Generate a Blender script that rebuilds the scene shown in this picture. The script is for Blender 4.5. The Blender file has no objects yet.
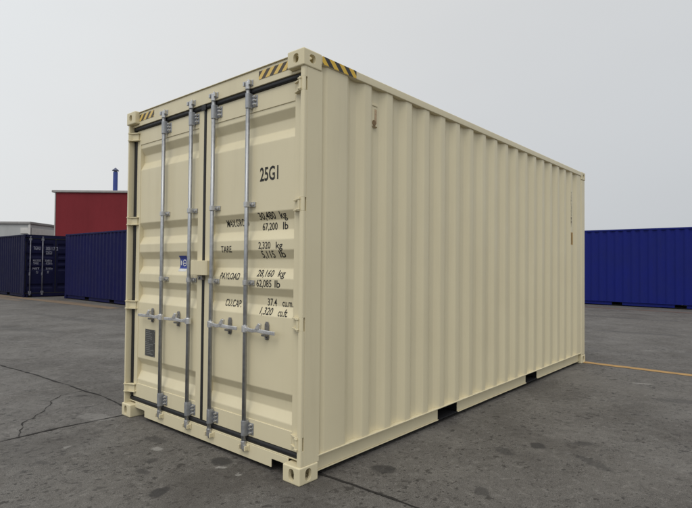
import bpy, bmesh, math, random
from mathutils import Vector, Matrix
R = math.radians
random.seed(7)
scene = bpy.context.scene
col = scene.collection

# ------------------------------------------------------------------ camera
cam_data = bpy.data.cameras.new('camera')
cam = bpy.data.objects.new('camera', cam_data)
col.objects.link(cam)
RIGHT = Vector((0.7559963860734289, 0.6545119694291734, 0.009140356549929016))
UP = Vector((0.0068855145054575375, -0.021914601235013362, 0.9997361351590257))
FWD = Vector((-0.6545395740013817, 0.7557339691496309, 0.021074010995410553))
CPOS = Vector((4.897214360625551, -2.3946015982220765, 1.450552327286759))
m = Matrix((RIGHT, UP, -FWD)).transposed().to_4x4()
m.translation = CPOS
cam.matrix_world = m
cam_data.sensor_width = 36.0
cam_data.lens = 520.9966 / 692 * 36.0
cam_data.clip_start = 0.05
cam_data.clip_end = 5000
scene.camera = cam

# ------------------------------------------------------------------ world (even overcast, a little brighter towards the veiled sun)
SUN_EL, SUN_AZ = R(58), R(158)          # azimuth clockwise from +y
sun_dir = Vector((math.sin(SUN_AZ) * math.cos(SUN_EL), math.cos(SUN_AZ) * math.cos(SUN_EL), math.sin(SUN_EL)))
world = bpy.data.worlds.new('World')
scene.world = world
world.use_nodes = True
wn, wl = world.node_tree.nodes, world.node_tree.links
wn.clear()
w_out = wn.new('ShaderNodeOutputWorld')
w_bg = wn.new('ShaderNodeBackground')
sky = wn.new('ShaderNodeTexSky')
sky.sky_type = 'NISHITA'
sky.sun_disc = False
sky.sun_elevation = SUN_EL
sky.sun_rotation = SUN_AZ
sky.dust_density = 6.0
sky.air_density = 1.5
hs = wn.new('ShaderNodeHueSaturation')
hs.inputs['Saturation'].default_value = 0.25
wl.new(sky.outputs[0], hs.inputs['Color'])
tc = wn.new('ShaderNodeTexCoord')
dp = wn.new('ShaderNodeVectorMath'); dp.operation = 'DOT_PRODUCT'
wl.new(tc.outputs['Generated'], dp.inputs[0])
hdir = Vector((math.sin(R(188)), math.cos(R(188)), 0.45)).normalized()
dp.inputs[1].default_value = hdir
mr = wn.new('ShaderNodeMapRange')
mr.inputs['From Min'].default_value = -1.0
mr.inputs['From Max'].default_value = 1.0
wl.new(dp.outputs['Value'], mr.inputs['Value'])
ramp = wn.new('ShaderNodeValToRGB')
ramp.color_ramp.interpolation = 'LINEAR'
ramp.color_ramp.elements[0].position = 0.0
ramp.color_ramp.elements[0].color = (5.5, 5.8, 6.15, 1)
ramp.color_ramp.elements[1].position = 0.36
ramp.color_ramp.elements[1].color = (7.65, 7.72, 7.72, 1)
e2 = ramp.color_ramp.elements.new(0.62); e2.color = (8.7, 9.05, 9.3, 1)
wl.new(mr.outputs[0], ramp.inputs[0])
cn = wn.new('ShaderNodeTexNoise'); cn.inputs['Scale'].default_value = 1.6; cn.inputs['Detail'].default_value = 3
cm = wn.new('ShaderNodeMapping'); cm.inputs['Scale'].default_value = (1, 1, 2.2)
wl.new(tc.outputs['Generated'], cm.inputs[0]); wl.new(cm.outputs[0], cn.inputs['Vector'])
cr = wn.new('ShaderNodeMapRange'); cr.inputs['To Min'].default_value = 0.95; cr.inputs['To Max'].default_value = 1.05
wl.new(cn.outputs[0], cr.inputs['Value'])
mul = wn.new('ShaderNodeVectorMath'); mul.operation = 'SCALE'
wl.new(ramp.outputs[0], mul.inputs[0]); wl.new(cr.outputs[0], mul.inputs['Scale'])
mx = wn.new('ShaderNodeMix'); mx.data_type = 'RGBA'
mx.inputs['Factor'].default_value = 0.9
wl.new(hs.outputs[0], mx.inputs['A'])
wl.new(mul.outputs[0], mx.inputs['B'])
wl.new(mx.outputs['Result'], w_bg.inputs['Color'])
w_bg.inputs['Strength'].default_value = 0.1
wl.new(w_bg.outputs[0], w_out.inputs[0])

sd = bpy.data.lights.new('sun', 'SUN')
sd.energy = 1.35
sd.angle = R(38)
sd.color = (1.0, 0.96, 0.9)
sun = bpy.data.objects.new('sun', sd)
sun.rotation_euler = sun_dir.to_track_quat('Z', 'Y').to_euler()
sun.location = (0, 0, 30)
col.objects.link(sun)

vs = scene.view_settings
scene.display_settings.display_device = 'sRGB'
vs.view_transform = 'Standard'
vs.look = 'None'
vs.exposure = 0.0
vs.gamma = 1.0
vs.use_curve_mapping = False

# ------------------------------------------------------------------ helpers
def tag(o, label=None, cat=None, group=None, kind=None):
    if label: o['label'] = label
    if cat: o['category'] = cat
    if group: o['group'] = group
    if kind: o['kind'] = kind
    return o

class MB:
    def __init__(self): self.v = []; self.f = []
    def add(self, vs_, fs):
        n = len(self.v); self.v += [tuple(p) for p in vs_]; self.f += [tuple(i + n for i in f) for f in fs]; return self
    def box(self, x0, x1, y0, y1, z0, z1):
        return self.add([(x0,y0,z0),(x1,y0,z0),(x1,y1,z0),(x0,y1,z0),(x0,y0,z1),(x1,y0,z1),(x1,y1,z1),(x0,y1,z1)],
                 [(0,3,2,1),(4,5,6,7),(0,1,5,4),(1,2,6,5),(2,3,7,6),(3,0,4,7)])
    def tube(self, p0, p1, r0, r1=None, n=16, caps=True):
        r1 = r0 if r1 is None else r1
        p0, p1 = Vector(p0), Vector(p1); d = (p1 - p0).normalized()
        a = d.orthogonal().normalized(); b = d.cross(a)
        vv = []
        for p, r in ((p0, r0), (p1, r1)):
            for k in range(n):
                t = 2 * math.pi * k / n
                vv.append(p + (a * math.cos(t) + b * math.sin(t)) * r)
        fs = [(k, (k+1) % n, n + (k+1) % n, n + k) for k in range(n)]
        if caps: fs += [tuple(range(n-1, -1, -1)), tuple(range(n, 2*n))]
        return self.add(vv, fs)
    def prism_y(self, outline, y0, y1):          # outline in (x, z), counter-clockwise seen from -y
        n = len(outline)
        vv = [(x, y0, z) for x, z in outline] + [(x, y1, z) for x, z in outline]
        return self.add(vv, [tuple(range(n)), tuple(range(2*n-1, n-1, -1))] + [(i, n+i, n+(i+1) % n, (i+1) % n) for i in range(n)])
    def prism_z(self, outline, z0, z1):          # outline in (x, y) counter-clockwise from above
        n = len(outline)
        vv = [(x, y, z0) for x, y in outline] + [(x, y, z1) for x, y in outline]
        return self.add(vv, [tuple(range(n-1, -1, -1)), tuple(range(n, 2*n))] + [(i, (i+1) % n, n+(i+1) % n, n+i) for i in range(n)])
    def bar(self, pts, w, h):                     # flat bar along a path, w across (z), h thick (in the x-y plane)
        for a, b in zip(pts[:-1], pts[1:]):
            a, b = Vector(a), Vector(b); d = (b - a).normalized()
            up = Vector((0, 0, 1)); s = d.cross(up).normalized(); up = s.cross(d)
            c = []
            for p in (a - d * h * 0.3, b + d * h * 0.3):
                for i, j in ((-1,-1),(1,-1),(1,1),(-1,1)): c.append(p + s * i * h / 2 + up * j * w / 2)
            self.add(c, [(0,1,2,3)[::-1],(4,5,6,7),(0,1,5,4),(1,2,6,5),(2,3,7,6),(3,0,4,7)])
        return self
    def mesh(self, name, mat, off=(0,0,0), smooth=False):
        me = bpy.data.meshes.new(name)
        me.from_pydata([(x-off[0], y-off[1], z-off[2]) for x, y, z in self.v], [], self.f)
        me.materials.append(mat)
        bm = bmesh.new(); bm.from_mesh(me); bmesh.ops.recalc_face_normals(bm, faces=bm.faces); bm.to_mesh(me); bm.free()
        if smooth: me.shade_smooth(); 
        return me
    def build(self, name, mat, parent=None, off=(0,0,0), bevel=0.0, smooth=False, seg=2):
        me = self.mesh(name, mat, off, smooth)
        return link(name, me, parent, bevel, seg)

def link(name, me, parent=None, bevel=0.0, seg=2, loc=None, scale=None):
    o = bpy.data.objects.new(name, me); col.objects.link(o)
    if parent: o.parent = parent
    if loc is not None: o.location = loc
    if scale is not None: o.scale = scale
    if bevel:
        b = o.modifiers.new('bevel', 'BEVEL'); b.width = bevel; b.segments = seg; b.limit_method = 'ANGLE'; b.angle_limit = R(40)
        b.harden_normals = False
        es = o.modifiers.new('wn', 'WEIGHTED_NORMAL'); es.keep_sharp = True
        for p in me.polygons: p.use_smooth = True
    return o

def empty(name, loc, rz=0):
    o = bpy.data.objects.new(name, None); col.objects.link(o)
    o.location = loc; o.rotation_euler = (0, 0, rz); o.empty_display_size = 0.2
    return o

# ------------------------------------------------------------------ materials
def newmat(name):
    mt = bpy.data.materials.new(name); mt.use_nodes = True
    nt = mt.node_tree; b = nt.nodes['Principled BSDF']
    return mt, nt, b

def noise(nt, scale, detail=4, rough=0.55, vec=None, dist=0.0):
    n = nt.nodes.new('ShaderNodeTexNoise'); n.inputs['Scale'].default_value = scale
    n.inputs['Detail'].default_value = detail; n.inputs['Roughness'].default_value = rough; n.inputs['Distortion'].default_value = dist
    if vec is not None: nt.links.new(vec, n.inputs['Vector'])
    return n.outputs[0]

def maprange(nt, val, a, b, c, d, smooth=False):
    n = nt.nodes.new('ShaderNodeMapRange'); n.inputs['From Min'].default_value = a; n.inputs['From Max'].default_value = b
    n.inputs['To Min'].default_value = c; n.inputs['To Max'].default_value = d
    if smooth: n.interpolation_type = 'SMOOTHSTEP'
    nt.links.new(val, n.inputs['Value']); return n.outputs[0]

def mixc(nt, fac, a, b):
    n = nt.nodes.new('ShaderNodeMix'); n.data_type = 'RGBA'
    if isinstance(fac, float): n.inputs['Factor'].default_value = fac
    else: nt.links.new(fac, n.inputs['Factor'])
    for key, c in (('A', a), ('B', b)):
        if isinstance(c, tuple): n.inputs[key].default_value = (*c[:3], 1)
        else: nt.links.new(c, n.inputs[key])
    return n.outputs['Result']

def bump(nt, b, height, strength, distance):
    n = nt.nodes.new('ShaderNodeBump'); n.inputs['Strength'].default_value = strength; n.inputs['Distance'].default_value = distance
    nt.links.new(height, n.inputs['Height']); nt.links.new(n.outputs[0], b.inputs['Normal'])

def coords(nt, kind='Object'):
    return nt.nodes.new('ShaderNodeTexCoord').outputs[kind]

def stretched(nt, vec, s):
    n = nt.nodes.new('ShaderNodeMapping'); n.inputs['Scale'].default_value = s
    nt.links.new(vec, n.inputs[0]); return n.outputs[0]

def paint(name, c, c2, rough=0.42, dirt=(0.2, 0.17, 0.13), dirt_amt=0.25, wave=0.35, spec=0.42):
    mt, nt, b = newmat(name)
    geo = nt.nodes.new('ShaderNodeNewGeometry').outputs['Position']
    n1 = noise(nt, 1.3, 5, 0.6, geo)
    base = mixc(nt, maprange(nt, n1, 0.3, 0.7, 0, 1), c, c2)
    # faint vertical run-off streaks and dust of their own shape
    st = noise(nt, 7.0, 5, 0.65, stretched(nt, geo, (1, 1, 0.07)))
    sm = maprange(nt, st, 0.52, 0.78, 0, dirt_amt)
    base = mixc(nt, sm, base, dirt)
    sp = noise(nt, 60, 3, 0.6, geo)
    base = mixc(nt, maprange(nt, sp, 0.68, 0.76, 0, dirt_amt * 0.9), base, dirt)
    nt.links.new(base, b.inputs['Base Color'])
    nt.links.new(maprange(nt, noise(nt, 4, 4, 0.6, geo), 0.3, 0.7, rough - 0.07, rough + 0.1), b.inputs['Roughness'])
    b.inputs['Specular IOR Level'].default_value = spec
    lf = noise(nt, 2.2, 2, 0.4, stretched(nt, geo, (1, 1, 0.6)))
    ff = noise(nt, 320, 2, 0.5, geo)
    ad = nt.nodes.new('ShaderNodeMath'); ad.operation = 'MULTIPLY_ADD'; ad.inputs[1].default_value = 0.02
    nt.links.new(ff, ad.inputs[0]); nt.links.new(lf, ad.inputs[2])
    bump(nt, b, ad.outputs[0], wave, 0.012)
    return mt

def plain(name, c, rough=0.6, metal=0.0, var=0.25, scale=30, spec=0.4, bstr=0.0):
    mt, nt, b = newmat(name)
    geo = nt.nodes.new('ShaderNodeNewGeometry').outputs['Position']
    n = noise(nt, scale, 4, 0.6, geo)
    nt.links.new(mixc(nt, maprange(nt, n, 0.3, 0.7, 0, 1), tuple(x * (1 - var) for x in c), tuple(min(1, x * (1 + var)) for x in c)), b.inputs['Base Color'])
    nt.links.new(maprange(nt, n, 0.3, 0.7, rough - 0.1, rough + 0.1), b.inputs['Roughness'])
    b.inputs['Metallic'].default_value = metal
    b.inputs['Specular IOR Level'].default_value = spec
    if bstr: bump(nt, b, n, bstr, 0.004)
    return mt

CREAM = paint('cream_paint', (0.675, 0.605, 0.415), (0.642, 0.572, 0.390), 0.38, (0.41, 0.35, 0.23), 0.18, 0.4)
CREAM2 = paint('cream_cast_paint', (0.672, 0.598, 0.402), (0.625, 0.552, 0.365), 0.5, (0.35, 0.29, 0.18), 0.25, 0.3)
BLUE_R = paint('royal_blue_paint', (0.0065, 0.0125, 0.150), (0.008, 0.014, 0.130), 0.62, (0.013, 0.017, 0.085), 0.35, 0.3, 0.16)
BLUE_B = paint('navy_paint', (0.0062, 0.0070, 0.058), (0.0075, 0.008, 0.050), 0.62, (0.018, 0.016, 0.045), 0.4, 0.3, 0.14)
BLUE_A = paint('dark_navy_paint', (0.0060, 0.0065, 0.036), (0.007, 0.0075, 0.031), 0.62, (0.018, 0.016, 0.032), 0.4, 0.3, 0.14)
GALV = plain('galvanised_steel', (0.37, 0.38, 0.395), 0.48, 0.75, 0.15, 30)
GALV2 = plain('zinc_forging', (0.50, 0.50, 0.50), 0.36, 0.85, 0.16, 30)
SHINY = plain('bright_zinc', (0.70, 0.70, 0.70), 0.27, 0.75, 0.07, 18)
RUBBER = plain('black_rubber', (0.012, 0.012, 0.013), 0.55, 0, 0.3, 25)
UNDER = plain('black_undercoat', (0.008, 0.008, 0.010), 0.8, 0, 0.3, 12)
INK = plain('black_ink', (0.018, 0.017, 0.015), 0.6, 0, 0.4, 60)
WHITE_INK = plain('white_ink', (0.23, 0.23, 0.29), 0.6, 0, 0.2, 30)
PLATE = plain('etched_plate', (0.085, 0.085, 0.082), 0.45, 0.4, 0.6, 120)
BLUE_LABEL = plain('blue_label', (0.030, 0.05, 0.26), 0.45, 0, 0.15, 40)
LABEL_WHITE = plain('label_white', (0.62, 0.62, 0.60), 0.5, 0, 0.1, 40)
BROWN = plain('brown_sticker', (0.20, 0.125, 0.055), 0.6, 0, 0.35, 40)
BROWN2 = plain('rust_brown', (0.44, 0.32, 0.20), 0.7, 0, 0.3, 90)
PAD = plain('steel_dark', (0.24, 0.235, 0.23), 0.4, 0.6, 0.4, 60)
DULLGALV = plain('dull_rod', (0.16, 0.16, 0.19), 0.6, 0.2, 0.3, 10)

def tape_material(name, period, axis, yellow, black):
    mt, nt, b = newmat(name)
    oc = coords(nt)
    sx = nt.nodes.new('ShaderNodeSeparateXYZ'); nt.links.new(oc, sx.inputs[0])
    a = nt.nodes.new('ShaderNodeMath'); a.operation = 'MULTIPLY_ADD'; a.inputs[1].default_value = -1.0 if axis == 'X' else 1.0
    nt.links.new(sx.outputs['Z'], a.inputs[0]); nt.links.new(sx.outputs[axis], a.inputs[2])
    d = nt.nodes.new('ShaderNodeMath'); d.operation = 'DIVIDE'; d.inputs[1].default_value = period; nt.links.new(a.outputs[0], d.inputs[0])
    f = nt.nodes.new('ShaderNodeMath'); f.operation = 'FRACT'; nt.links.new(d.outputs[0], f.inputs[0])
    g = nt.nodes.new('ShaderNodeMath'); g.operation = 'GREATER_THAN'; g.inputs[1].default_value = 0.5; nt.links.new(f.outputs[0], g.inputs[0])
    nt.links.new(mixc(nt, g.outputs[0], yellow, black), b.inputs['Base Color'])
    b.inputs['Roughness'].default_value = 0.4
    return mt
TAPE_SIDE = tape_material('hazard_tape_side', 0.105, 'Y', (0.66, 0.42, 0.03), (0.012, 0.011, 0.010))
TAPE_DOOR = tape_material('hazard_tape_door', 0.088, 'X', (0.68, 0.47, 0.12), (0.06, 0.042, 0.022))

# ------------------------------------------------------------------ ground
def ground_material():
    mt, nt, b = newmat('weathered_concrete')
    geo = nt.nodes.new('ShaderNodeNewGeometry').outputs['Position']
    L = nt.links
    big = noise(nt, 0.22, 5, 0.6, geo)
    mid = noise(nt, 1.6, 6, 0.65, geo, 0.4)
    fine = noise(nt, 14, 6, 0.7, geo)
    grain = noise(nt, 140, 4, 0.7, geo)
    tone = 1.0
    base = mixc(nt, maprange(nt, big, 0.38, 0.62, 0, 1), (0.094, 0.087, 0.079), (0.124, 0.116, 0.106))
    base = mixc(nt, maprange(nt, mid, 0.48, 0.66, 0, 0.55), base, (0.088, 0.080, 0.071))
    base = mixc(nt, maprange(nt, mid, 0.46, 0.32, 0, 0.45), base, (0.185, 0.174, 0.159))
    base = mixc(nt, maprange(nt, fine, 0.52, 0.66, 0, 0.45), base, (0.070, 0.064, 0.057))
    base = mixc(nt, maprange(nt, fine, 0.47, 0.36, 0, 0.55), base, (0.215, 0.203, 0.186))
    pits = noise(nt, 42, 5, 0.72, stretched(nt, geo, (1.0, 0.7, 1)), 0.6)
    base = mixc(nt, maprange(nt, pits, 0.56, 0.64, 0, 0.5), base, (0.052, 0.047, 0.042))
    base = mixc(nt, maprange(nt, pits, 0.44, 0.34, 0, 0.4), base, (0.23, 0.218, 0.20))
    base = mixc(nt, maprange(nt, grain, 0.51, 0.62, 0, 0.6), base, (0.055, 0.05, 0.045))
    base = mixc(nt, maprange(nt, grain, 0.48, 0.38, 0, 0.5), base, (0.30, 0.28, 0.255))
    # dark spatters: patches where fine dark flecks gather
    fl = noise(nt, 9.5, 7, 0.78, stretched(nt, geo, (1.15, 0.95, 1)), 0.9)
    where = maprange(nt, noise(nt, 0.55, 4, 0.6, geo), 0.40, 0.62, 0.35, 1.0)
    pm_ = nt.nodes.new('ShaderNodeMath'); pm_.operation = 'MULTIPLY'; L.new(maprange(nt, fl, 0.556, 0.60, 0, 0.9), pm_.inputs[0]); L.new(where, pm_.inputs[1])
    base = mixc(nt, pm_.outputs[0], base, (0.040, 0.036, 0.033))
    for sc, thr, amt, seed in ((5.5, 0.20, 0.85, 3.1), (13, 0.25, 0.9, 9.7), (30, 0.30, 0.85, 17.0)):
        mp = nt.nodes.new('ShaderNodeMapping'); mp.inputs['Location'].default_value = (seed, seed * 2, 0); mp.inputs['Scale'].default_value = (1.15, .9, 1)
        mp.inputs['Rotation'].default_value = (0, 0, .5)
        L.new(geo, mp.inputs[0])
        wv = nt.nodes.new('ShaderNodeVectorMath'); wv.operation = 'MULTIPLY_ADD'
        nn = nt.nodes.new('ShaderNodeTexNoise'); nn.inputs['Scale'].default_value = sc * 2.2; nn.inputs['Detail'].default_value = 5; nn.inputs['Roughness'].default_value = .7
        L.new(mp.outputs[0], nn.inputs['Vector']); L.new(nn.outputs[1], wv.inputs[0])
        wv.inputs[1].default_value = (1.1 / sc,) * 3; L.new(mp.outputs[0], wv.inputs[2])
        vo = nt.nodes.new('ShaderNodeTexVoronoi'); vo.inputs['Scale'].default_value = sc; vo.voronoi_dimensions = '2D'
        L.new(wv.outputs[0], vo.inputs['Vector'])
        sepc = nt.nodes.new('ShaderNodeSeparateColor'); L.new(vo.outputs['Color'], sepc.inputs[0])
        pick = maprange(nt, sepc.outputs[0], 0.62, 1.0, 0.0, thr)
        sub = nt.nodes.new('ShaderNodeMath'); sub.operation = 'SUBTRACT'; L.new(pick, sub.inputs[0]); L.new(vo.outputs['Distance'], sub.inputs[1])
        base = mixc(nt, maprange(nt, sub.outputs[0], -0.01, 0.05, 0, amt), base, (0.034, 0.031, 0.028))
    # light scuffs
    sc_n = noise(nt, 3.1, 7, 0.78, stretched(nt, geo, (0.5, 2.2, 1)))
    base = mixc(nt, maprange(nt, sc_n, 0.62, 0.74, 0, 0.5), base, (0.27, 0.26, 0.245))
    # broad damp-dark and dusty patches
    patch = noise(nt, 0.75, 6, 0.62, geo, 0.8)
    base = mixc(nt, maprange(nt, patch, 0.50, 0.62, 0, 0.38), base, (0.045, 0.039, 0.034))
    base = mixc(nt, maprange(nt, patch, 0.47, 0.36, 0, 0.22), base, (0.19, 0.178, 0.162))
    base = mixc(nt, 0.14, base, (0.022, 0.018, 0.014))
    # single stains seen in the photograph: (x, y, rx, ry, angle, amount, colour)
    wn_ = nt.nodes.new('ShaderNodeTexNoise'); wn_.inputs['Scale'].default_value = 14; wn_.inputs['Detail'].default_value = 7; wn_.inputs['Roughness'].default_value = .75
    L.new(geo, wn_.inputs['Vector'])
    wob = nt.nodes.new('ShaderNodeVectorMath'); wob.operation = 'MULTIPLY_ADD'; wob.inputs[1].default_value = (0.14, 0.14, 0)
    L.new(wn_.outputs[1], wob.inputs[0]); L.new(geo, wob.inputs[2])
    D, Lt, Tn = (0.028, 0.026, 0.025), (0.30, 0.29, 0.27), (0.17, 0.12, 0.075)
    for x, y, rx, ry, an, amt, c in STAINS:
        s1 = nt.nodes.new('ShaderNodeVectorMath'); s1.operation = 'SUBTRACT'; s1.inputs[1].default_value = (x + 0.07, y + 0.07, 0)
        L.new(wob.outputs[0], s1.inputs[0])
        mp = nt.nodes.new('ShaderNodeMapping'); mp.vector_type = 'TEXTURE'
        mp.inputs['Rotation'].default_value = (0, 0, an); mp.inputs['Scale'].default_value = (rx, ry, 1)
        L.new(s1.outputs[0], mp.inputs[0])
        ln = nt.nodes.new('ShaderNodeVectorMath'); ln.operation = 'LENGTH'; L.new(mp.outputs[0], ln.inputs[0])
        base = mixc(nt, maprange(nt, ln.outputs['Value'], 1.2, 0.75, 0, amt, True), base, {'d': D, 'l': Lt, 't': Tn}[c])
    L.new(base, b.inputs['Base Color'])
    b.inputs['Specular IOR Level'].default_value = 0.38
    L.new(maprange(nt, mid, 0.3, 0.7, 0.62, 0.82), b.inputs['Roughness'])
    ad = nt.nodes.new('ShaderNodeMath'); ad.operation = 'MULTIPLY_ADD'; ad.inputs[1].default_value = 0.5
    L.new(grain, ad.inputs[0]); L.new(fine, ad.inputs[2])
    bump(nt, b, ad.outputs[0], 0.55, 0.012)
    return mt

random.seed(21)
STAINS = [(1.831, -0.636, .055, .085, 0.5, .85, 'd'), (3.301, 1.843, .06, .075, 0.2, .9, 'd'), (1.687, -0.07, .09, .075, .3, .85, 'd'),
          (2.66, .62, .09, .07, .2, .75, 'd'), (3.15, 1.55, .06, .10, .9, .6, 'd'), (3.75, 1.75, .05, .18, 1.0, .55, 'd'),
          (3.35, .75, .05, .07, .4, .6, 'd'), (0.75, -.95, .07, .035, .4, .5, 'd'),
          (4.6, 3.6, .07, .3, 1.2, .5, 'd'), (3.9, 4.3, .25, .1, .3, .4, 'd'), (1.3, -.4, .05, .05, 0, .6, 'd'), (1.45, -.55, .06, .04, .5, .6, 'd'),
          (.9, -.15, .12, .05, .2, .55, 'd'), (3.55, 2.15, .09, .05, .6, .6, 'd'),
          (3.42, 5.0, .12, .03, .4, .5, 'l'), (2.95, 8.0, .15, .04, .4, .45, 'l'), (1.1, -.25, .05, .035, .3, .6, 'l'), (1.78, -.14, .03, .02, .3, .7, 'l'),
          (1.98, -.13, .02, .02, .3, .6, 'l'), (.55, -.7, .03, .03, .3, .4, 'l'), (-.1, -.2, .2, .1, .3, .25, 'l'),
          (-15.0, 5.35, 2.2, .25, .02, .5, 't'), (-19.5, 4.4, 2.6, .22, .0, .55, 't'), (-12.6, 5.35, 1.0, .2, .02, .5, 't'),
          (-8, 1.5, 1.6, .25, .3, .3, 'd'), (-9, 3.2, 2.2, .2, .1, .3, 'd'), (1.2, 14.2, 1.4, .3, .0, .3, 'd'), (2.2, 10.6, .9, .2, .2, .35, 'd')]
G = MB()
# one sheet, finer near the camera, gently uneven
xs = [-1500, -300, -60, -25] + [(-12 + i * 1.5) for i in range(16)] + [25, 60, 300, 1500]
G.add([(x, y, 0) for y in xs for x in xs], [(j*len(xs)+i, j*len(xs)+i+1, (j+1)*len(xs)+i+1, (j+1)*len(xs)+i) for j in range(len(xs)-1) for i in range(len(xs)-1)])
ground = G.build('ground', ground_material())
tag(ground, kind='structure')

JOINT = plain('joint_filler', (0.022, 0.020, 0.018), 0.85, 0, 0.4, 40, 0.25, 0.6)
def crack(name, pts, w, jit, seed, parent=ground, step=0.07, z=0.004):
    rnd = random.Random(seed); P = [Vector((x, y, 0)) for x, y in pts]; line = []
    for a, b in zip(P[:-1], P[1:]):
        n = max(1, int((b - a).length / step))
        for k in range(n): line.append(a.lerp(b, k / n))
    line.append(P[-1]); v = []; f = []; wob = 0.0
    for i, p in enumerate(line):
        a, b = line[max(0, i-1)], line[min(len(line)-1, i+1)]
        d = (b - a).normalized(); s = Vector((-d.y, d.x, 0)); wob = wob * 0.7 + rnd.uniform(-jit, jit)
        ww = w * rnd.choice((.3, .55, .8, 1.0, 1.5)) * rnd.uniform(.7, 1.2) / 2
        c = p + s * wob
        v += [c + s * ww + Vector((0, 0, z)), c - s * ww + Vector((0, 0, z))]
        if i: f.append((2*i-2, 2*i-1, 2*i+1, 2*i))
    mb = MB(); mb.add(v, f); return mb.build(name, JOINT, parent)
crack('slab_joint', [(-14, -.9), (-6, -.22), (-3.587, -.008), (-2.104, .115), (-.851, .173), (-.253, .150), (1.2, .22), (2.374, .263), (2.657, .274), (3.142, .269), (4.6, .31), (9, .4)], .024, .007, 3)
crack('slab_joint', [(.03, .15), (.04, -.02), (.005, -.552), (.034, -1.014), (.03, -2.2), (.06, -5)], .022, .006, 4)
crack('slab_crack', [(-1.222, .16), (-1.209, -.101), (-.922, -.285), (-.583, -.512), (-.382, -.712), (-.163, -.818), (.01, -.86)], .010, .016, 5, step=.045)
crack('slab_crack', [(-.851, .165), (-.98, .05), (-1.06, -.12)], .010, .012, 6, step=.045)

def line_material(name, c, cover):
    mt, nt, b = newmat(name)
    geo = nt.nodes.new('ShaderNodeNewGeometry').outputs['Position']
    n = noise(nt, 6, 6, 0.75, geo); n2 = noise(nt, 45, 4, 0.7, geo)
    base = mixc(nt, maprange(nt, n, 0.35, 0.7, 0, 1), c, tuple(x * 0.7 for x in c))
    base = mixc(nt, maprange(nt, n2, 0.58, 0.7, 0, 0.6), base, (0.09, 0.08, 0.07))
    nt.links.new(base, b.inputs['Base Color']); b.inputs['Roughness'].default_value = 0.75
    nt.links.new(maprange(nt, n, cover, cover + 0.1, 1, 0), b.inputs['Alpha'])
    return mt
YEL = line_material('worn_yellow_paint', (0.40, 0.235, 0.075), 0.68)
TAN = line_material('worn_tan_paint', (0.185, 0.128, 0.078), 0.60)
RED = line_material('worn_red_paint', (0.135, 0.085, 0.065), 0.6)
def strip(name, x0, x1, y0, y1, w, mat):
    n = 60; v = []; f = []; rnd = random.Random(name)
    for i in range(n + 1):
        t = i / n; x = x0 + (x1 - x0) * t; y = y0 + (y1 - y0) * t
        v += [(x, y - w/2 * rnd.uniform(.85, 1.1), .004), (x, y + w/2 * rnd.uniform(.85, 1.1), .004)]
        if i: f.append((2*i-2, 2*i, 2*i+1, 2*i-1))
    mb = MB(); mb.add(v, f); o = mb.build(name, mat, ground); return o
strip('painted_line', 2.3, 9.5, 6.02, 6.0, .15, YEL)
strip('painted_line', -27, -11.5, 4.45, 5.35, .45, TAN)
strip('painted_line', -3.5, 9.5, 17.75, 17.5, .30, RED)

# ------------------------------------------------------------------ containers
W = 2.438
def oval(n, rx, rz):
    out = []
    for k in range(n):
        t = 2 * math.pi * k / n; c, s = math.cos(t), math.sin(t)
        out.append((rx * math.copysign(abs(c) ** .75, c), rz * math.copysign(abs(s) ** .75, s)))
    return out
def casting_mesh(name, mat, sx=.162, sy=.178, sz=.118, top=False):
    """corner at the origin, body towards +x +y +z, openings in the -y, -x and -z faces"""
    def solid(vv, fs, bev=0):
        me = bpy.data.meshes.new('tmp'); me.from_pydata(vv, [], fs); bm = bmesh.new(); bm.from_mesh(me)
        bmesh.ops.recalc_face_normals(bm, faces=bm.faces)
        if bev: bmesh.ops.bevel(bm, geom=bm.edges[:], offset=bev, segments=3, profile=.5, affect='EDGES')
        bm.to_mesh(me); bm.free(); o = bpy.data.objects.new('tmp', me); col.objects.link(o); return o
    mb = MB().box(0, sx, 0, sy, 0, sz); body = solid(mb.v, mb.f, .009)
    cut = []
    def prism(c, u, v, n, rx, ry, depth):
        c, u, v, n = Vector(c), Vector(u), Vector(v), Vector(n); N = 28; pts = oval(N, rx, ry)
        vv = [c - n*.02 + u*a + v*b_ for a, b_ in pts] + [c + n*depth + u*a + v*b_ for a, b_ in pts]
        cut.append(solid([tuple(p) for p in vv], [tuple(range(N)), tuple(range(2*N-1, N-1, -1))] + [(i, (i+1) % N, N+(i+1) % N, N+i) for i in range(N)]))
    X, Yv, Zv = (1,0,0), (0,1,0), (0,0,1)
    prism((sx*.47, 0, sz*.5), X, Zv, Yv, .026, .041 if not top else .032, .125)
    prism((0, sy*.47, sz*.5), Yv, Zv, X, .029, .041 if not top else .030, .11)
    prism((sx*.5, sy*.5, 0), X, Yv, Zv, .032, .058, .085)
    mb = MB().box(.026, sx - .012, .026, sy - .012, .022, sz - .016); cut.append(solid(mb.v, mb.f))
    for k in cut:
        b = body.modifiers.new('cut', 'BOOLEAN'); b.object = k; b.operation = 'DIFFERENCE'; b.solver = 'EXACT'
    bpy.context.view_layer.update()
    me = bpy.data.meshes.new_from_object(body.evaluated_get(bpy.context.evaluated_depsgraph_get()))
    me.name = name; me.materials.clear(); me.materials.append(mat)
    for k in cut + [body]: bpy.data.objects.remove(k)
    return me

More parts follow.
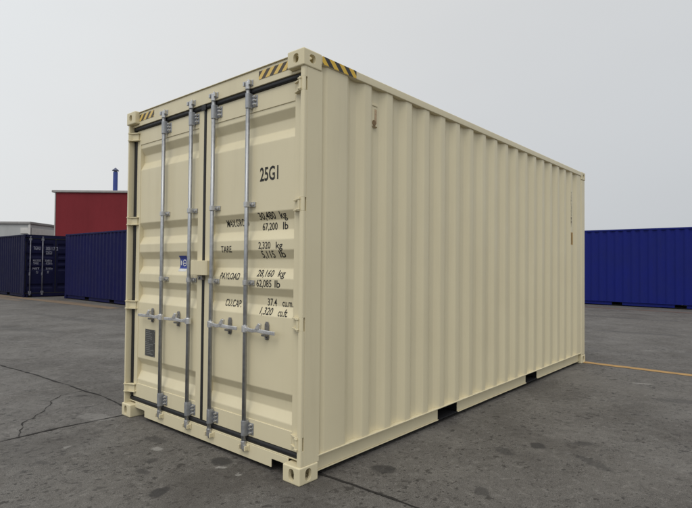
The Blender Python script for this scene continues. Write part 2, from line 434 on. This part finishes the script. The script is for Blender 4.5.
HINGE_DZ = (0.265, 1.053, 1.853, 2.662)
RECESS = [(2.544, 2.481, 2.409, 2.338), (1.831, 1.772, 1.698, 1.629), (1.554, 1.490, 1.420, 1.350), (1.278, 1.220, 1.152, 1.080), (0.556, 0.496, 0.428, 0.354)]
YF, YP, YI = .070, .076, .112      # door frame, door panel, bottom of the pressed recesses
def door_profile():
    pr = [(2.582, YP)]
    for a, b, c, d in RECESS: pr += [(a, YP), (b, YI), (c, YI), (d, YP)]
    return pr + [(.312, YP)]
def door_y(z):
    pr = door_profile()
    for (z0, y0), (z1, y1) in zip(pr[:-1], pr[1:]):
        if z1 <= z <= z0: return y0 + (y1 - y0) * (z0 - z) / (z0 - z1) if z0 != z1 else y0
    return YF

def text_mesh(s, size, xscale, mat, spacing=1.0, shear=0.0, bold=0.0):
    cu = bpy.data.curves.new('txt', 'FONT'); cu.body = s; cu.size = 1.0; cu.space_character = spacing; cu.shear = shear
    cu.offset = bold; cu.resolution_u = 3
    to = bpy.data.objects.new('txt', cu); col.objects.link(to)
    bpy.context.view_layer.update()
    me = bpy.data.meshes.new_from_object(to.evaluated_get(bpy.context.evaluated_depsgraph_get()))
    bpy.data.objects.remove(to); bpy.data.curves.remove(cu)
    # capital height of the built-in face is about 0.69 of the size
    k = size / 0.69
    for v in me.vertices: v.co = Vector((v.co.x * k * xscale, v.co.z, v.co.y * k))
    me.materials.clear(); me.materials.append(mat)
    return me
def fit_text(s, width, height, mat, bold=0.0, spacing=1.0):
    me = text_mesh(s, height, 1.0, mat, bold=bold, spacing=spacing)
    xs_ = [v.co.x for v in me.vertices]; a, b_ = min(xs_), max(xs_); zb = 0.0
    for v in me.vertices: v.co.x = (v.co.x - a) * width / (b_ - a)
    return me
def door_text(s, x, z, width, height, parent, off, mat=None, name='lettering', bold=.012):
    mat = mat or INK
    me = fit_text(s, width, height, mat, bold)
    bm = bmesh.new(); bm.from_mesh(me)
    for v in bm.verts: v.co.x += x; v.co.z += z
    for zz, _ in door_profile():
        bmesh.ops.bisect_plane(bm, geom=bm.verts[:] + bm.edges[:] + bm.faces[:], plane_co=(0, 0, zz), plane_no=(0, 0, 1))
    for v in bm.verts: v.co.y = door_y(v.co.z) - .0016
    for v in bm.verts: v.co -= Vector(off)
    bm.to_mesh(me); bm.free()
    return link(name, me, parent)

def corrugation(y0, y1, first, pitch, xo, depth, sgn):
    """trapezoid profile along y, list of (x, y); outer flats end at first + k*pitch"""
    pr = [(xo - sgn*.020, y0), (xo - sgn*.020, y0 + .022), (xo, y0 + .055)]; e = first
    while e < y1 - .25:
        pr += [(xo, e), (xo - sgn*depth, e + .068), (xo - sgn*depth, e + .068 + .070), (xo, e + .068 + .070 + .066)]; e += pitch
    return pr + [(xo, y1)]

def make_container(name, loc, rz, H, paint_mat, cast_mat, L=6.058, rods=(.625, 1.06, 1.378, 1.813), rod_mat=None, hero=False, rod_r=.0160, corr=(.46, .2796)):
    root = empty(name, loc, rz)
    off = (W/2, L/2, 0); s = H - 2.896
    rod_mat = rod_mat or GALV
    def part(mb, nm, mat=paint_mat, parent=root, bevel=.004, smooth=False): return mb.build(nm, mat, parent, off, bevel, smooth)
    # corner castings ------------------------------------------------
    cb, ct = casting_mesh('corner_casting', cast_mat), casting_mesh('corner_casting', cast_mat, top=True)
    for ix in (0, 1):
        for iy in (0, 1):
            for iz in (0, 1):
                link('corner_casting', ct if iz else cb, root, 0, 3, (ix*W - off[0], iy*L - off[1], iz*H), (1-2*ix, 1-2*iy, 1-2*iz))
    # rear (door end) posts with hinge slots, front posts
    for ix in (0, 1):
        xa = lambda x: W - x if ix else x
        mb = MB(); B = lambda x0, x1, y0, y1, z0, z1: mb.box(min(xa(x0), xa(x1)), max(xa(x0), xa(x1)), y0, y1, z0, z1)
        zc = [z + (s if z > 2 else 0) for z in HINGE_DZ]
        # outline of the outer post in (x, y): rounded outer corner
        out = [(.006, .19), (.006, .045), (.038, .045), (.038, .19)]
        o2 = [(xa(x), y) for x, y in out]; mb.prism_z(o2 if ix else o2[::-1], .118, H - .118)
        zz = [.118]
        for z in zc: zz += [z - .045, z + .045]
        zz.append(H - .118)
        rim = [(.0075, .045), (.006, .026), (.009, .017), (.017, .012), (.038, .012), (.038, .045)]
        slot = [(.0235, .045), (.0235, .030), (.006, .030), (.006, .026), (.009, .017), (.017, .012), (.038, .012), (.038, .045)]
        for k in range(len(zz) - 1):
            o3 = [(xa(x), y) for x, y in (slot if k % 2 else rim)]
            mb.prism_z(o3 if ix else o3[::-1], zz[k], zz[k+1])
        B(.038, .165, .125, .19, .118, H - .118)
        part(mb, 'corner_post', bevel=.0015)
        mb = MB(); B = lambda x0, x1, y0, y1, z0, z1: mb.box(min(xa(x0), xa(x1)), max(xa(x0), xa(x1)), y0, y1, z0, z1)
        B(.005, .155, L - .172, L - .006, .118, H - .118)
        part(mb, 'corner_post', bevel=.012)
    # header and sill of the door end
    mb = MB(); mb.box(.162, W - .162, .046, .17, 2.757 + s, H - .014)
    mb.box(.0385, .1618, .046, .17, 2.757 + s, 2.7765 + s); mb.box(W - .1618, W - .0385, .046, .17, 2.757 + s, 2.7765 + s)
    mb.box(.1635, W - .1635, .036, .20, H - .0135, H - .006)
    part(mb, 'door_header')
    mb = MB()
    n0, n1 = .345, W - .345
    mb.prism_y([(n0 - .01, .030), (n1 + .01, .030), (n1 + .01, .082), (n1 + .018, .089), (W - .163, .089), (W - .163, .135), (.163, .135), (.163, .089), (n0 - .018, .089), (n0 - .01, .082)], .052, .059)
    mb.box(.1635, W - .1635, .0592, .165, .126, .1345)
    mb.box(.04, W - .04, .058, .16, .1352, .1435)
    part(mb, 'door_sill', bevel=.002)
    mb = MB(); mb.box(.1635, W - .1635, .166, .171, .034, .152); part(mb, 'notch_dark_backing', UNDER, bevel=0)  # black backing plate added behind the sill so its notches read dark
    # front end
    mb = MB(); mb.box(.163, W - .163, L - .12, L - .02, H - .09, H - .012); part(mb, 'front_header')
    mb = MB(); mb.box(.163, W - .163, L - .12, L - .02, .03, .165); part(mb, 'front_sill')
    mb = MB(); pr = []; x = .155
    while x < W - .2: pr += [(x, L - .03), (x + .10, L - .03), (x + .118, L - .075), (x + .218, L - .075), (x + .236, L - .03)]; x += .2362
    pr += [(W - .155, L - .03)]
    mb.add([(a, b_, .165) for a, b_ in pr] + [(a, b_, H - .09) for a, b_ in pr], [(i, i+1, len(pr)+i+1, len(pr)+i) for i in range(len(pr)-1)])
    part(mb, 'front_panel', bevel=0)
    # sides ------------------------------------------------------------
    pk = (L/2 - 1.0425, L/2 + 1.0075) if hero else (L/2 - 1.025, L/2 + 1.025)
    for ix in (0, 1):
        xa = lambda x: x if ix else W - x
        sg = 1 if ix else -1
        mb = MB(); pr = corrugation(.19, L - .17, corr[0], corr[1], xa(2.4255), .036, sg)
        # press radii: soften each fold with a tiny chamfer
        n = len(pr)
        mb.add([(a, b_, .1605) for a, b_ in pr] + [(a, b_, H - .064) for a, b_ in pr], [(i, i+1, n+i+1, n+i) for i in range(n-1)])
        o = part(mb, 'side_panel', bevel=0)
        bv = o.modifiers.new('fold', 'BEVEL'); bv.width = .007; bv.segments = 2; bv.limit_method = 'ANGLE'; bv.angle_limit = R(15)
        for p in o.data.polygons: p.use_smooth = True
        mb = MB(); B = lambda x0, x1, y0, y1, z0, z1: mb.box(min(xa(x0), xa(x1)), max(xa(x0), xa(x1)), y0, y1, z0, z1)
        B(2.376, 2.4365, .1785, L - .1785, H - .066, H - .006)
        part(mb, 'top_rail', bevel=.006)
        mb = MB()
        B(2.385, 2.4335, .179, L - .179, .1515, .1600)
        e = [.179, pk[0]-.18, pk[0]+.18, pk[1]-.18, pk[1]+.18, L - .179]
        for a, b_ in ((e[0], e[1]), (e[2], e[3]), (e[4], e[5])):
            B(2.385, 2.391, a, b_, .041, .1515); B(2.385, 2.402, a, b_, .034, .0408)
        part(mb, 'bottom_rail', bevel=.002)
        # fork pocket straps, extended inward as an added black floor to darken the pockets
        for c in pk:
            mb = MB(); B(1.75, 2.400, c - .1795, c + .1795, .034, .0405)
            part(mb, 'pocket_strap', UNDER, bevel=.001)
    mb = MB(); n = 12; pr = []
    y = .18
    while y < L - .3: pr += [(y, H - .012), (y + .13, H - .012), (y + .15, H - .030), (y + .19, H - .030), (y + .209, H - .012)]; y += .2094
    pr.append((L - .16, H - .012))
    mb.add([(.055, a, z) for a, z in pr] + [(W - .055, a, z) for a, z in pr], [(i, len(pr)+i, len(pr)+i+1, i+1) for i in range(len(pr)-1)])
    part(mb, 'roof_panel', bevel=0)
    # underside
    mb = MB(); mb.box(.06, W - .06, .17, L - .125, .153, .180)
    part(mb, 'floor', UNDER, bevel=0)
    cross = MB().box(.056, W - .056, -.022, .022, .036, .1525).mesh('cross_member', UNDER, (off[0], 0, 0))
    ys = [.42 + i * .305 for i in range(18)]
    for y in ys:
        if min(abs(y - c) for c in pk) < .19: continue
        link('cross_member', cross, root, 0, 2, (0, y - off[1], 0))
    for c in pk:
        mb = MB()
        for d in (-.19, .19): mb.box(.058, W - .058, c + d - .004, c + d + .004, .05, .1515)
        part(mb, 'fork_pocket', UNDER, bevel=0)
    # gaskets -----------------------------------------------------------
    mb = MB()
    mb.box(.040, W - .040, .052, .12, 2.7215 + s, 2.7565 + s)
    mb.box(.040, W - .040, .0575, .12, .144, .181)
    mb.box(.0385, .088, .060, .118, .1815, 2.721 + s); mb.box(W - .088, W - .0385, .060, .118, .1815, 2.721 + s)
    part(mb, 'door_gasket', RUBBER, bevel=.012)
    mb = MB(); mb.box(1.2035, 1.2345, .0655, .11, .1815, 2.721 + s); mb.box(1.194, 1.252, .0455, .0515, 2.708 + s, 2.756 + s)
    part(mb, 'centre_gasket', RUBBER, bevel=.005)
    # doors ---------------------------------------------------------------
    for side in (0, 1):
        x0, x1 = (.086, 1.203) if not side else (1.235, W - .086)
        p0, p1 = (.150, 1.126) if not side else (1.312, 2.288)
        door = MB()
        zt, zb = 2.7205 + s, .182
        door.box(x0, p0, YF, .12, zb, zt); door.box(p1, x1, YF, .12, zb, zt)
        door.box(p0, p1, YF, .12, zb, .312); door.box(p0, p1, YF, .12, 2.582 + s, zt)
        d = part(door, 'door', bevel=.003)
        if hero: d['label'] = ('left' if not side else 'right') + ' door leaf with two galvanised locking bars'
        pm = MB(); pr = [(z + (s if z > 2 else 0), y) for z, y in door_profile()]; n = len(pr)
        pm.add([(p0 - .004, y, z) for z, y in pr] + [(p1 + .004, y, z) for z, y in pr], [(i, i+1, n+i+1, n+i) for i in range(n-1)])
        po = part(pm, 'door_panel', parent=d, bevel=0)
        bv = po.modifiers.new('fold', 'BEVEL'); bv.width = .005; bv.segments = 2; bv.limit_method = 'ANGLE'; bv.angle_limit = R(15)
        # hinges
        xh = lambda x: W - x if side else x
        for hz in HINGE_DZ:
            z = hz + (s if hz > 2 else 0); mb = MB()
            o4 = [(xh(a), b_) for a, b_ in ((.030, .0115), (.030, -.002), (.058, .000), (.068, .022), (.138, .048), (.138, .0695), (.075, .0695), (.052, .040))]
            o4 = o4[::-1] if side else o4
            mb.prism_z(o4 if not side else o4, z - .039, z - .029); mb.prism_z(o4, z + .029, z + .039)
            o5 = [(xh(a), b_) for a, b_ in ((.036, .0115), (.036, .006), (.055, .008), (.064, .034), (.124, .058), (.124, .0692), (.078, .0692), (.050, .042))]
            mb.prism_z(o5[::-1] if side else o5, z - .0285, z + .0285)
            mb.tube((xh(.041), .010, z - .046), (xh(.041), .010, z + .046), .0095, n=12)
            part(mb, 'hinge', cast_mat, d, bevel=.002)
        # locking gear
        for k in (0, 1):
            rx = rods[2*side + k]; ry = .036
            mb = MB(); mb.tube((rx, ry, .155), (rx, ry, 2.775 + s), rod_r, n=20, caps=True)
            rod = part(mb, 'locking_bar', rod_mat, d, bevel=0, smooth=False)
            for p in rod.data.polygons: p.use_smooth = len(p.vertices) == 4
            if not hero:
                mb = MB()
                for zc in (.20, 2.70 + s): mb.box(rx - .05, rx + .05, ry - .02, YF - .001, zc - .05, zc + .05)
                mb.box(rx - .03, rx + .03, ry - .02, ry + .02, .08, .15); mb.box(rx - .03, rx + .03, ry - .02, .045, 2.78 + s, 2.83 + s)
                part(mb, 'bar_bracket', rod_mat, d, bevel=.004)
                mb = MB(); mb.bar([(rx - .02, .012, .97), (rx - .02, .012, .60)], .03, .02)
                mb.box(rx - .045, rx + .005, .0, .03, .9, 1.02); part(mb, 'handle', rod_mat, d, bevel=.003)
                continue
            # cams and their keepers at both ends
            for top in (0, 1):
                zk = (2.795 if top else .108); sgz = 1 if top else -1
                mb = MB()
                mb.tube((rx, ry, zk - .045*sgz), (rx, ry, zk + .012*sgz), rod_r + .005, n=14)
                mb.prism_z([(rx - .022, ry - .010), (rx + .018, ry - .014), (rx + .026, ry + .004), (rx + .008, ry + .014), (rx - .020, ry + .012)], zk - .018, zk + .018)
                mb.tube((rx, ry, zk), (rx, ry, zk + .034*sgz), .010, .006, n=12)
                part(mb, 'cam', GALV2, d, bevel=.003)
                mb = MB(); yb = .0515 if not top else .0455
                for dx in (-.040, .030):
                    mb.prism_z([(rx + dx, yb), (rx + dx, ry - .018), (rx + dx + .004, ry - .024), (rx + dx + .014, ry - .022), (rx + dx + .014, yb)][::-1], zk - .017, zk + .015)
                mb.box(rx - .045, rx + .05, yb - .006, yb - .0005, zk - .022, zk + .024)
                mb.prism_z([(rx - .038, yb - .003), (rx - .038, yb - .018), (rx + .044, yb - .010), (rx + .044, yb - .003)][::-1], zk + (.010 if top else -.024), zk + (.022 if top else -.012))
                part(mb, 'cam_keeper', cast_mat if not top else GALV2, d, bevel=.002)
                # bearing bracket bolted on the door rail
                zc = 2.665 if top else .245
                mb = MB()
                mb.box(rx - .018, rx + .074, YF - .006, YF - .0005, zc - .046, zc + .040)
                mb.prism_z([(rx - .014, YF - .006), (rx - .0195, ry - .006), (rx - .010, ry - .0185), (rx + .010, ry - .0185), (rx + .0195, ry - .004), (rx + .022, YF - .006)], zc - .056, zc + .056)
                br = part(mb, 'bar_bracket', GALV, d, bevel=.003)
                mb = MB()
                for bz in (-.030, 0, .026):
                    mb.tube((rx + .052, YF - .006, zc + bz), (rx + .052, YF - .020, zc + bz), .0125, .011, n=8)
                    mb.tube((rx + .052, YF - .020, zc + bz), (rx + .052, YF - .030, zc + bz), .007, n=8)
                part(mb, 'bracket_bolt', GALV2, d, bevel=.0015)
            # middle guides
            for zc in (1.893, 1.313):
                mb = MB()
                mb.prism_z([(rx - .020, YF + .0045), (rx - .022, ry - .004), (rx - .012, ry - .020), (rx + .012, ry - .020), (rx + .022, ry - .002), (rx + .024, YF + .0045)], zc - .019, zc + .019)
                mb.box(rx + .0245, rx + .060, YF - .006, YF + .005, zc - .018, zc + .018)
                mb.tube((rx + .042, YF - .006, zc), (rx + .042, YF - .020, zc), .013, .011, n=6)
                part(mb, 'bar_guide', GALV2, d, bevel=.002)
            # handle: hub on the bar, cranked forging, grip lying in a retainer
            sg = 1 if side else -1; hz = .972
            mb = MB()
            mb.tube((rx, ry, hz - .024), (rx, ry, hz + .026), rod_r + .010, n=18)
            mb.box(min(rx + sg*.012, rx + sg*.045), max(rx + sg*.012, rx + sg*.045), ry - .020, ry + .006, hz - .015, hz + .017)
            part(mb, 'handle_hub', SHINY, d, bevel=.003)
            end = {0: {0: -.385, 1: -.36}, 1: {0: .345, 1: .335}}[side][k]
            P = [(rx + sg*.04, ry - .006, hz), (rx + sg*.10, ry - .012, hz - .004), (rx + sg*.155, ry - .020, hz + .004), (rx + sg*.19, ry - .026, hz + .004), (rx + sg*.25, ry - .012, hz - .002), (rx + end, ry - .008, hz - .004)]
            mb = MB()
            for a, b_ in zip(P[:-1], P[1:]): mb.bar([a, b_], .027, .012)
            part(mb, 'handle', SHINY, d, bevel=.003)
            cx = rx + sg*.205; mb = MB()
            mb.prism_y([(cx - .012, hz - .064), (cx + .012, hz - .064), (cx + .022, hz - .045), (cx + .022, hz + .045), (cx + .012, hz + .066), (cx - .012, hz + .066), (cx - .022, hz + .045), (cx - .022, hz - .045)], YP - .010, YP - .001)
            mb.box(cx - .020, cx + .020, ry - .003, YP - .010, hz - .036, hz - .022)
            mb.tube((cx, YP - .010, hz - .052), (cx, YP - .019, hz - .052), .010, n=8)
            part(mb, 'handle_retainer', PAD, d, bevel=.003)
            mb = MB()
            mb.prism_y([(cx - sg*.03 - .028, hz + .012), (cx - sg*.03 + .020, hz + .012), (cx - sg*.03 + .030 , hz + .052), (cx - sg*.03 + .012, hz + .060), (cx - sg*.03 - .012, hz + .036)], ry - .034, ry - .010)
            part(mb, 'handle_latch', SHINY, d, bevel=.004)
        if hero:
            if side == 1:
                TX = [('25G1', 1.915, 2.060, .200, .097), ('MAX.GROSS', 1.478, 1.742, .275, .054), ('30,480', 1.888, 1.779, .180, .050), ('kg', 2.118, 1.779, .066, .050),
                      ('67,200', 1.910, 1.701, .164, .052), ('lb', 2.132, 1.701, .054, .052), ('TARE', 1.448, 1.541, .134, .050), ('2,320', 1.907, 1.564, .132, .050), ('kg', 2.098, 1.564, .070, .048),
                      ('5,115', 1.926, 1.498, .142, .050), ('lb', 2.120, 1.501, .060, .048), ('PAYLOAD', 1.441, 1.332, .245, .050), ('28,160', 1.882, 1.361, .180, .048), ('kg', 2.112, 1.364, .070, .046),
                      ('62,085', 1.890, 1.287, .165, .050), ('lb', 2.090, 1.287, .058, .050), ('CU.CAP.', 1.478, 1.122, .205, .052), ('37.4', 1.977, 1.151, .100, .052), ('cu.m.', 2.136, 1.153, .110, .050),
                      ('1,320', 1.922, 1.087, .134, .050), ('cu.ft.', 2.118, 1.085, .100, .050)]
                for t, x, z, w_, h_ in TX: door_text(t, x, z, w_, h_, d, off, bold=.016 if t == '25G1' else .010)
                mb = MB()     # lock box over the meeting edges
                mb.box(1.120, 1.322, .012, .020, 1.358, 1.476)
                mb.prism_z([(1.3225, .012), (1.334, .024), (1.334, .0695), (1.326, .0695), (1.326, .0285), (1.3225, .0200)], 1.358, 1.476)
                mb.box(1.120, 1.3255, .0205, .0675, 1.470, 1.476); mb.box(1.120, 1.126, .0205, .05, 1.358, 1.4695)
                mb.box(1.3345, 1.356, .0625, .0695, 1.36, 1.474)
                part(mb, 'lock_box', CREAM2, d, bevel=.003)
                mb = MB(); mb.box(1.195, 1.245, .035, .0665, 1.318, 1.350); mb.tube((1.215, .034, 1.334), (1.215, .024, 1.334), .010, n=10)
                part(mb, 'lock_lug', PAD, d, bevel=.003)
            else:
                mb = MB(); mb.box(.288, .462, YP - .0035, YP - .0005, .592, .838); pl = part(mb, 'data_plate', PLATE, d, bevel=.001)
                pl['label'] = 'dark etched metal data plate'
                mb = MB(); rnd = random.Random(3)
                for i in range(13):
                    z = .822 - i * .0172; mb.box(.300, .300 + rnd.uniform(.06, .148), YP - .0042, YP - .0037, z - .0035, z + .002)
                part(mb, 'plate_lines', plain('plate_line_grey', (.22, .22, .21), .5, .3), d, bevel=0)
                for xx in (.294, .456):
                    for z in (.600, .718, .830):
                        mb = MB(); mb.tube((xx, YP - .0036, z), (xx, YP - .006, z), .004, n=8); part(mb, 'plate_rivet', GALV, d, bevel=0)
                # blue sticker, bent over the pressed recess
                mb = MB(); zs = [1.518, 1.490, 1.470, 1.450, 1.430, 1.420, 1.406]
                mb.add([(x, door_y(z) - .0016, z) for z in zs for x in (.805, .925)], [(2*i, 2*i+1, 2*i+3, 2*i+2) for i in range(len(zs)-1)])
                st = part(mb, 'sticker', BLUE_LABEL, d, bevel=0); st['label'] = 'blue and white sticker'
                mb = MB(); zs = [1.4058, 1.395, 1.383]
                mb.add([(x, door_y(z) - .0016, z) for z in zs for x in (.805, .925)], [(2*i, 2*i+1, 2*i+3, 2*i+2) for i in range(len(zs)-1)])
                N = 20; yy = YI - .0024
                ring = [(.878 + r_*math.cos(2*math.pi*k_/N), yy, 1.4555 + r_*math.sin(2*math.pi*k_/N)) for r_ in (.030, .022) for k_ in range(N)]
                mb.add(ring, [(k_, (k_+1) % N, N+(k_+1) % N, N+k_) for k_ in range(N)])
                mb.box(.858, .898, yy - .0004, yy, 1.4485, 1.4575); mb.box(.818, .832, yy - .0004, yy, 1.436, 1.476)
                part(mb, 'sticker_print', LABEL_WHITE, d, bevel=0)
    if hero:
        # hazard tape
        for x0, x1 in ((1.925, 2.272), (.168, .43)):
            mb = MB(); mb.box(x0, x1, .0432, .0455, 2.802, 2.862); part(mb, 'hazard_tape', TAPE_DOOR, bevel=0)
        mb = MB(); mb.box(2.4368, 2.4380, .182, .545, 2.833, 2.888); part(mb, 'hazard_tape', TAPE_SIDE, bevel=0)
        # ventilators on the side, sitting in a recess
        for yv, zt, dirty in ((.795, 2.712, 1), (5.46, 2.70, 0)):
            mb = MB(); xf = 2.4255 - .036
            if dirty:
                mb.box(xf - .0, xf + .016, yv - .050, yv + .050, zt - .182, zt); mb.box(xf + .0162, xf + .021, yv - .050, yv + .050, zt - .018, zt)
            else: mb.box(xf, xf + .014, yv - .040, yv + .040, zt - .10, zt)
            ve = part(mb, 'ventilator', CREAM2, bevel=.004)
            mb = MB()
            if dirty:
                mb.box(xf + .0163, xf + .0172, yv - .046, yv - .018, zt - .165, zt - .025); mb.box(xf + .0163, xf + .0172, yv + .012, yv + .040, zt - .150, zt - .04)
                part(mb, 'vent_print', BROWN2, ve, bevel=0)
                mb = MB(); mb.tube((xf + .016, yv + .008, zt - .150), (xf + .0195, yv + .008, zt - .150), .024, .022, n=14)
                mb.box(xf + .0163, xf + .0175, yv - .045, yv + .045, zt - .182, zt - .174)
                part(mb, 'vent_plug', BROWN, ve, bevel=0)
            else:
                mb.tube((xf + .014, yv, zt - .03), (xf + .018, yv, zt - .03), .018, n=10); part(mb, 'vent_plug', BROWN, ve, bevel=0)
        # decal and vertical marks near the front end
        mb = MB(); mb.box(2.4262, 2.4272, 5.425, 5.505, 1.775, 1.952); part(mb, 'side_decal', plain('amber_decal', (.40, .24, .05), .5), bevel=0)
        mb = MB(); mb.box(2.4273, 2.4279, 5.432, 5.452, 1.785, 1.940); part(mb, 'decal_print', BROWN, bevel=0)
        vt = 'TGHU305117'
        for i, ch in enumerate(vt):
            me = fit_text(ch, .040, .055, plain('faint_ink', (.20, .17, .11), .6) if i == 0 else bpy.data.materials['faint_ink'], .0)
            for v in me.vertices: v.co = Vector((2.4265 - off[0], 5.42 + v.co.x - off[1], 2.50 - i*.052 * 1.0 + v.co.z * .75))
            link('side_lettering', me, root)
        # weld beads along the lower edge of the header and castings
    return root

hero = make_container('shipping_container', (W/2, 3.029, 0), 0, 2.896, CREAM, CREAM2, hero=True)
tag(hero, 'cream high-cube shipping container with galvanised locking bars in the foreground', 'container')

navy = make_container('shipping_container', (-18.95 - 3.029, 5.08 + W/2, 0), R(90), 2.591, BLUE_A, BLUE_A, rods=(.235, .70, 1.738, 2.203), rod_mat=DULLGALV, rod_r=.022)
tag(navy, 'dark navy container at far left showing its doors with white lettering', 'container', 'blue containers in the yard')
offA = (W/2, 3.029, 0)
ndoor = [c for c in navy.children if c.name.split('.')[0] == 'door']
def a_text(t, x, z, w_, h_, bold=.02):
    me = fit_text(t, w_, h_, WHITE_INK, bold)
    for v in me.vertices: v.co = Vector((v.co.x + x, YF - .004, v.co.z + z)) - Vector(offA)
    link('lettering', me, ndoor[0] if x < 1.2 else ndoor[1])
for t, x, z, w_, h_ in (('TGHU', .36, 1.965, .27, .135), ('305117', .83, 1.965, .36, .135), ('2', 1.24, 1.965, .07, .135), ('22G1', .83, 1.79, .24, .12),
                        ('MAX.GROSS', .35, 1.475, .30, .085), ('TARE', .36, 1.36, .2, .085), ('30,480 kg', .80, 1.475, .28, .085), ('67,200 lb', .84, 1.36, .25, .085),
                        ('NET', .34, 1.145, .26, .085), ('28,160 kg', .84, 1.145, .27, .085), ('CU', .47, .985, .08, .10), ('37', .89, .985, .08, .10)):
    a_text(t, x, z, w_, h_)
# proud lap lines on the dark doors
navy_b = make_container('shipping_container', (-17.5 + 3.029, 6.1 + W/2, 0), R(90), 2.591, BLUE_B, BLUE_B, rod_mat=DULLGALV)
tag(navy_b, 'navy corrugated container in front of the red building', 'container', 'blue containers in the yard')
royal = make_container('shipping_container', (.76, 19.2 + W/2, 0), R(90), 2.896, BLUE_R, BLUE_R, rod_mat=DULLGALV)
tag(royal, 'royal blue corrugated container behind the cream one on the right', 'container', 'blue containers in the yard')

# ------------------------------------------------------------------ far buildings
def at(u, depth, z=0):
    p = CPOS + RIGHT * ((u - 346) / 520.9966 * depth) + FWD * depth
    return Vector((p.x, p.y, z))
YAW = math.atan2(RIGHT.y, RIGHT.x)
def cladding(name, c, pitch, depth_=.5, var=.12):
    mt, nt, b = newmat(name)
    oc = coords(nt)
    n = noise(nt, .5, 5, .6, stretched(nt, oc, (1, 1, .3)))
    nt.links.new(mixc(nt, maprange(nt, n, .3, .7, 0, 1), tuple(x*(1-var) for x in c), tuple(x*(1+var) for x in c)), b.inputs['Base Color'])
    b.inputs['Roughness'].default_value = .7; b.inputs['Specular IOR Level'].default_value = .15
    w_ = nt.nodes.new('ShaderNodeTexWave'); w_.bands_direction = 'X'; w_.inputs['Scale'].default_value = 1 / pitch
    nt.links.new(oc, w_.inputs['Vector']); bump(nt, b, w_.outputs[0], depth_, .03)
    return mt
TRIM_GREY = plain('grey_trim', (.36, .35, .34), .6, 0, .08, 3)
RED_CLAD = cladding('red_cladding', (.172, .021, .027), 1.2, .12)
GREY_CLAD = cladding('grey_cladding', (.40, .41, .41), 1.4, .2)
GREY_ROOF = plain('grey_roof_edge', (.30, .29, .28), .6, 0, .1, 3)
WHITE_TRIM = plain('pale_trim', (.55, .54, .52), .6, 0, .08, 3)
DARKROOF = plain('dark_roof_edge', (.27, .265, .26), .7, 0, .15, 3)
PIPE_BLUE = plain('blue_pipe_paint', (.035, .06, .24), .45, 0, .15, 4)
PIPE_CAP = plain('grey_blue_cap', (.09, .10, .16), .5, .2, .15, 4)

c = at(54.8, 42)
red = empty('red_building', c, YAW)
mb = MB(); mb.box(.0, 22, 0, 14, 0, 7.10); mb.build('wall', RED_CLAD, red, bevel=.03)
mb = MB(); mb.box(-.30, 22.2, -.12, 14.2, 7.103, 7.29); mb.build('roof_edge', GREY_ROOF, red, bevel=.03)
mb = MB(); mb.box(-.09, -.002, -.03, .35, 0, 7.10); mb.build('corner_trim', TRIM_GREY, red, bevel=.02)
for px, nm in ((9.0, 'window'), (13.0, 'window')):
    mb = MB(); mb.box(px, px + 1.6, -.05, -.002, 1.2, 2.6); mb.build(nm, plain('dark_glass', (.03, .035, .04), .1), red, bevel=.01)
tag(red, 'tall dark red clad building with a grey roof edge at left', 'building')
ch = at(114.0, 44, 7.29)
pipe = empty('chimney_pipe', ch, YAW)
mb = MB(); mb.tube((0, 0, .02), (0, 0, 1.86), .185, n=24); o = mb.build('pipe', PIPE_BLUE, pipe, bevel=.01)
mb = MB(); mb.tube((0, 0, 1.87), (0, 0, 1.94), .12, n=12); mb.tube((0, 0, 1.95), (0, 0, 2.02), (.27), .25, n=24); mb.tube((0, 0, 2.021), (0, 0, 2.22), .25, .02, n=24); mb.build('cowl', PIPE_CAP, pipe, bevel=.01)
mb = MB(); mb.tube((0, 0, 0), (0, 0, .06), .30, n=20); mb.build('flashing', GREY_ROOF, pipe)
tag(pipe, 'blue round chimney pipe with a conical cap on the red building', 'chimney')
vt = at(124.8, 44, 7.29)
vent = empty('roof_vent', vt, YAW)
mb = MB(); mb.tube((0, 0, 0), (0, 0, .12), .16, n=14); mb.build('neck', GREY_ROOF, vent)
mb = MB(); mb.tube((0, 0, .121), (0, 0, .24), .24, .12, n=16); mb.build('hood', DARKROOF, vent)
tag(vent, 'small dark vent on the roof edge of the red building', 'vent')

c = at(29.6, 50)
shed = empty('grey_warehouse', c, YAW)
mb = MB(); mb.box(-26, 0, 0, 24, 0, 5.10); mb.build('wall', GREY_CLAD, shed, bevel=.03)
mb = MB(); mb.box(-26.2, .10, -.15, 24.2, 5.103, 5.33); mb.build('roof_edge', DARKROOF, shed, bevel=.03)
mb = MB(); mb.box(-.14, .06, -.08, -.003, 0, 5.10); mb.build('corner_trim', WHITE_TRIM, shed, bevel=.02)
mb = MB(); mb.box(.004, .06, .2, 23.8, 3.6, 4.75); mb.build('side_band', WHITE_TRIM, shed, bevel=.02)
mb = MB(); mb.box(-.9, -.15, -.06, -.003, 4.2, 4.75); mb.build('wall_panel', WHITE_TRIM, shed, bevel=.02)
tag(shed, 'low pale grey warehouse behind the dark container at far left', 'building')
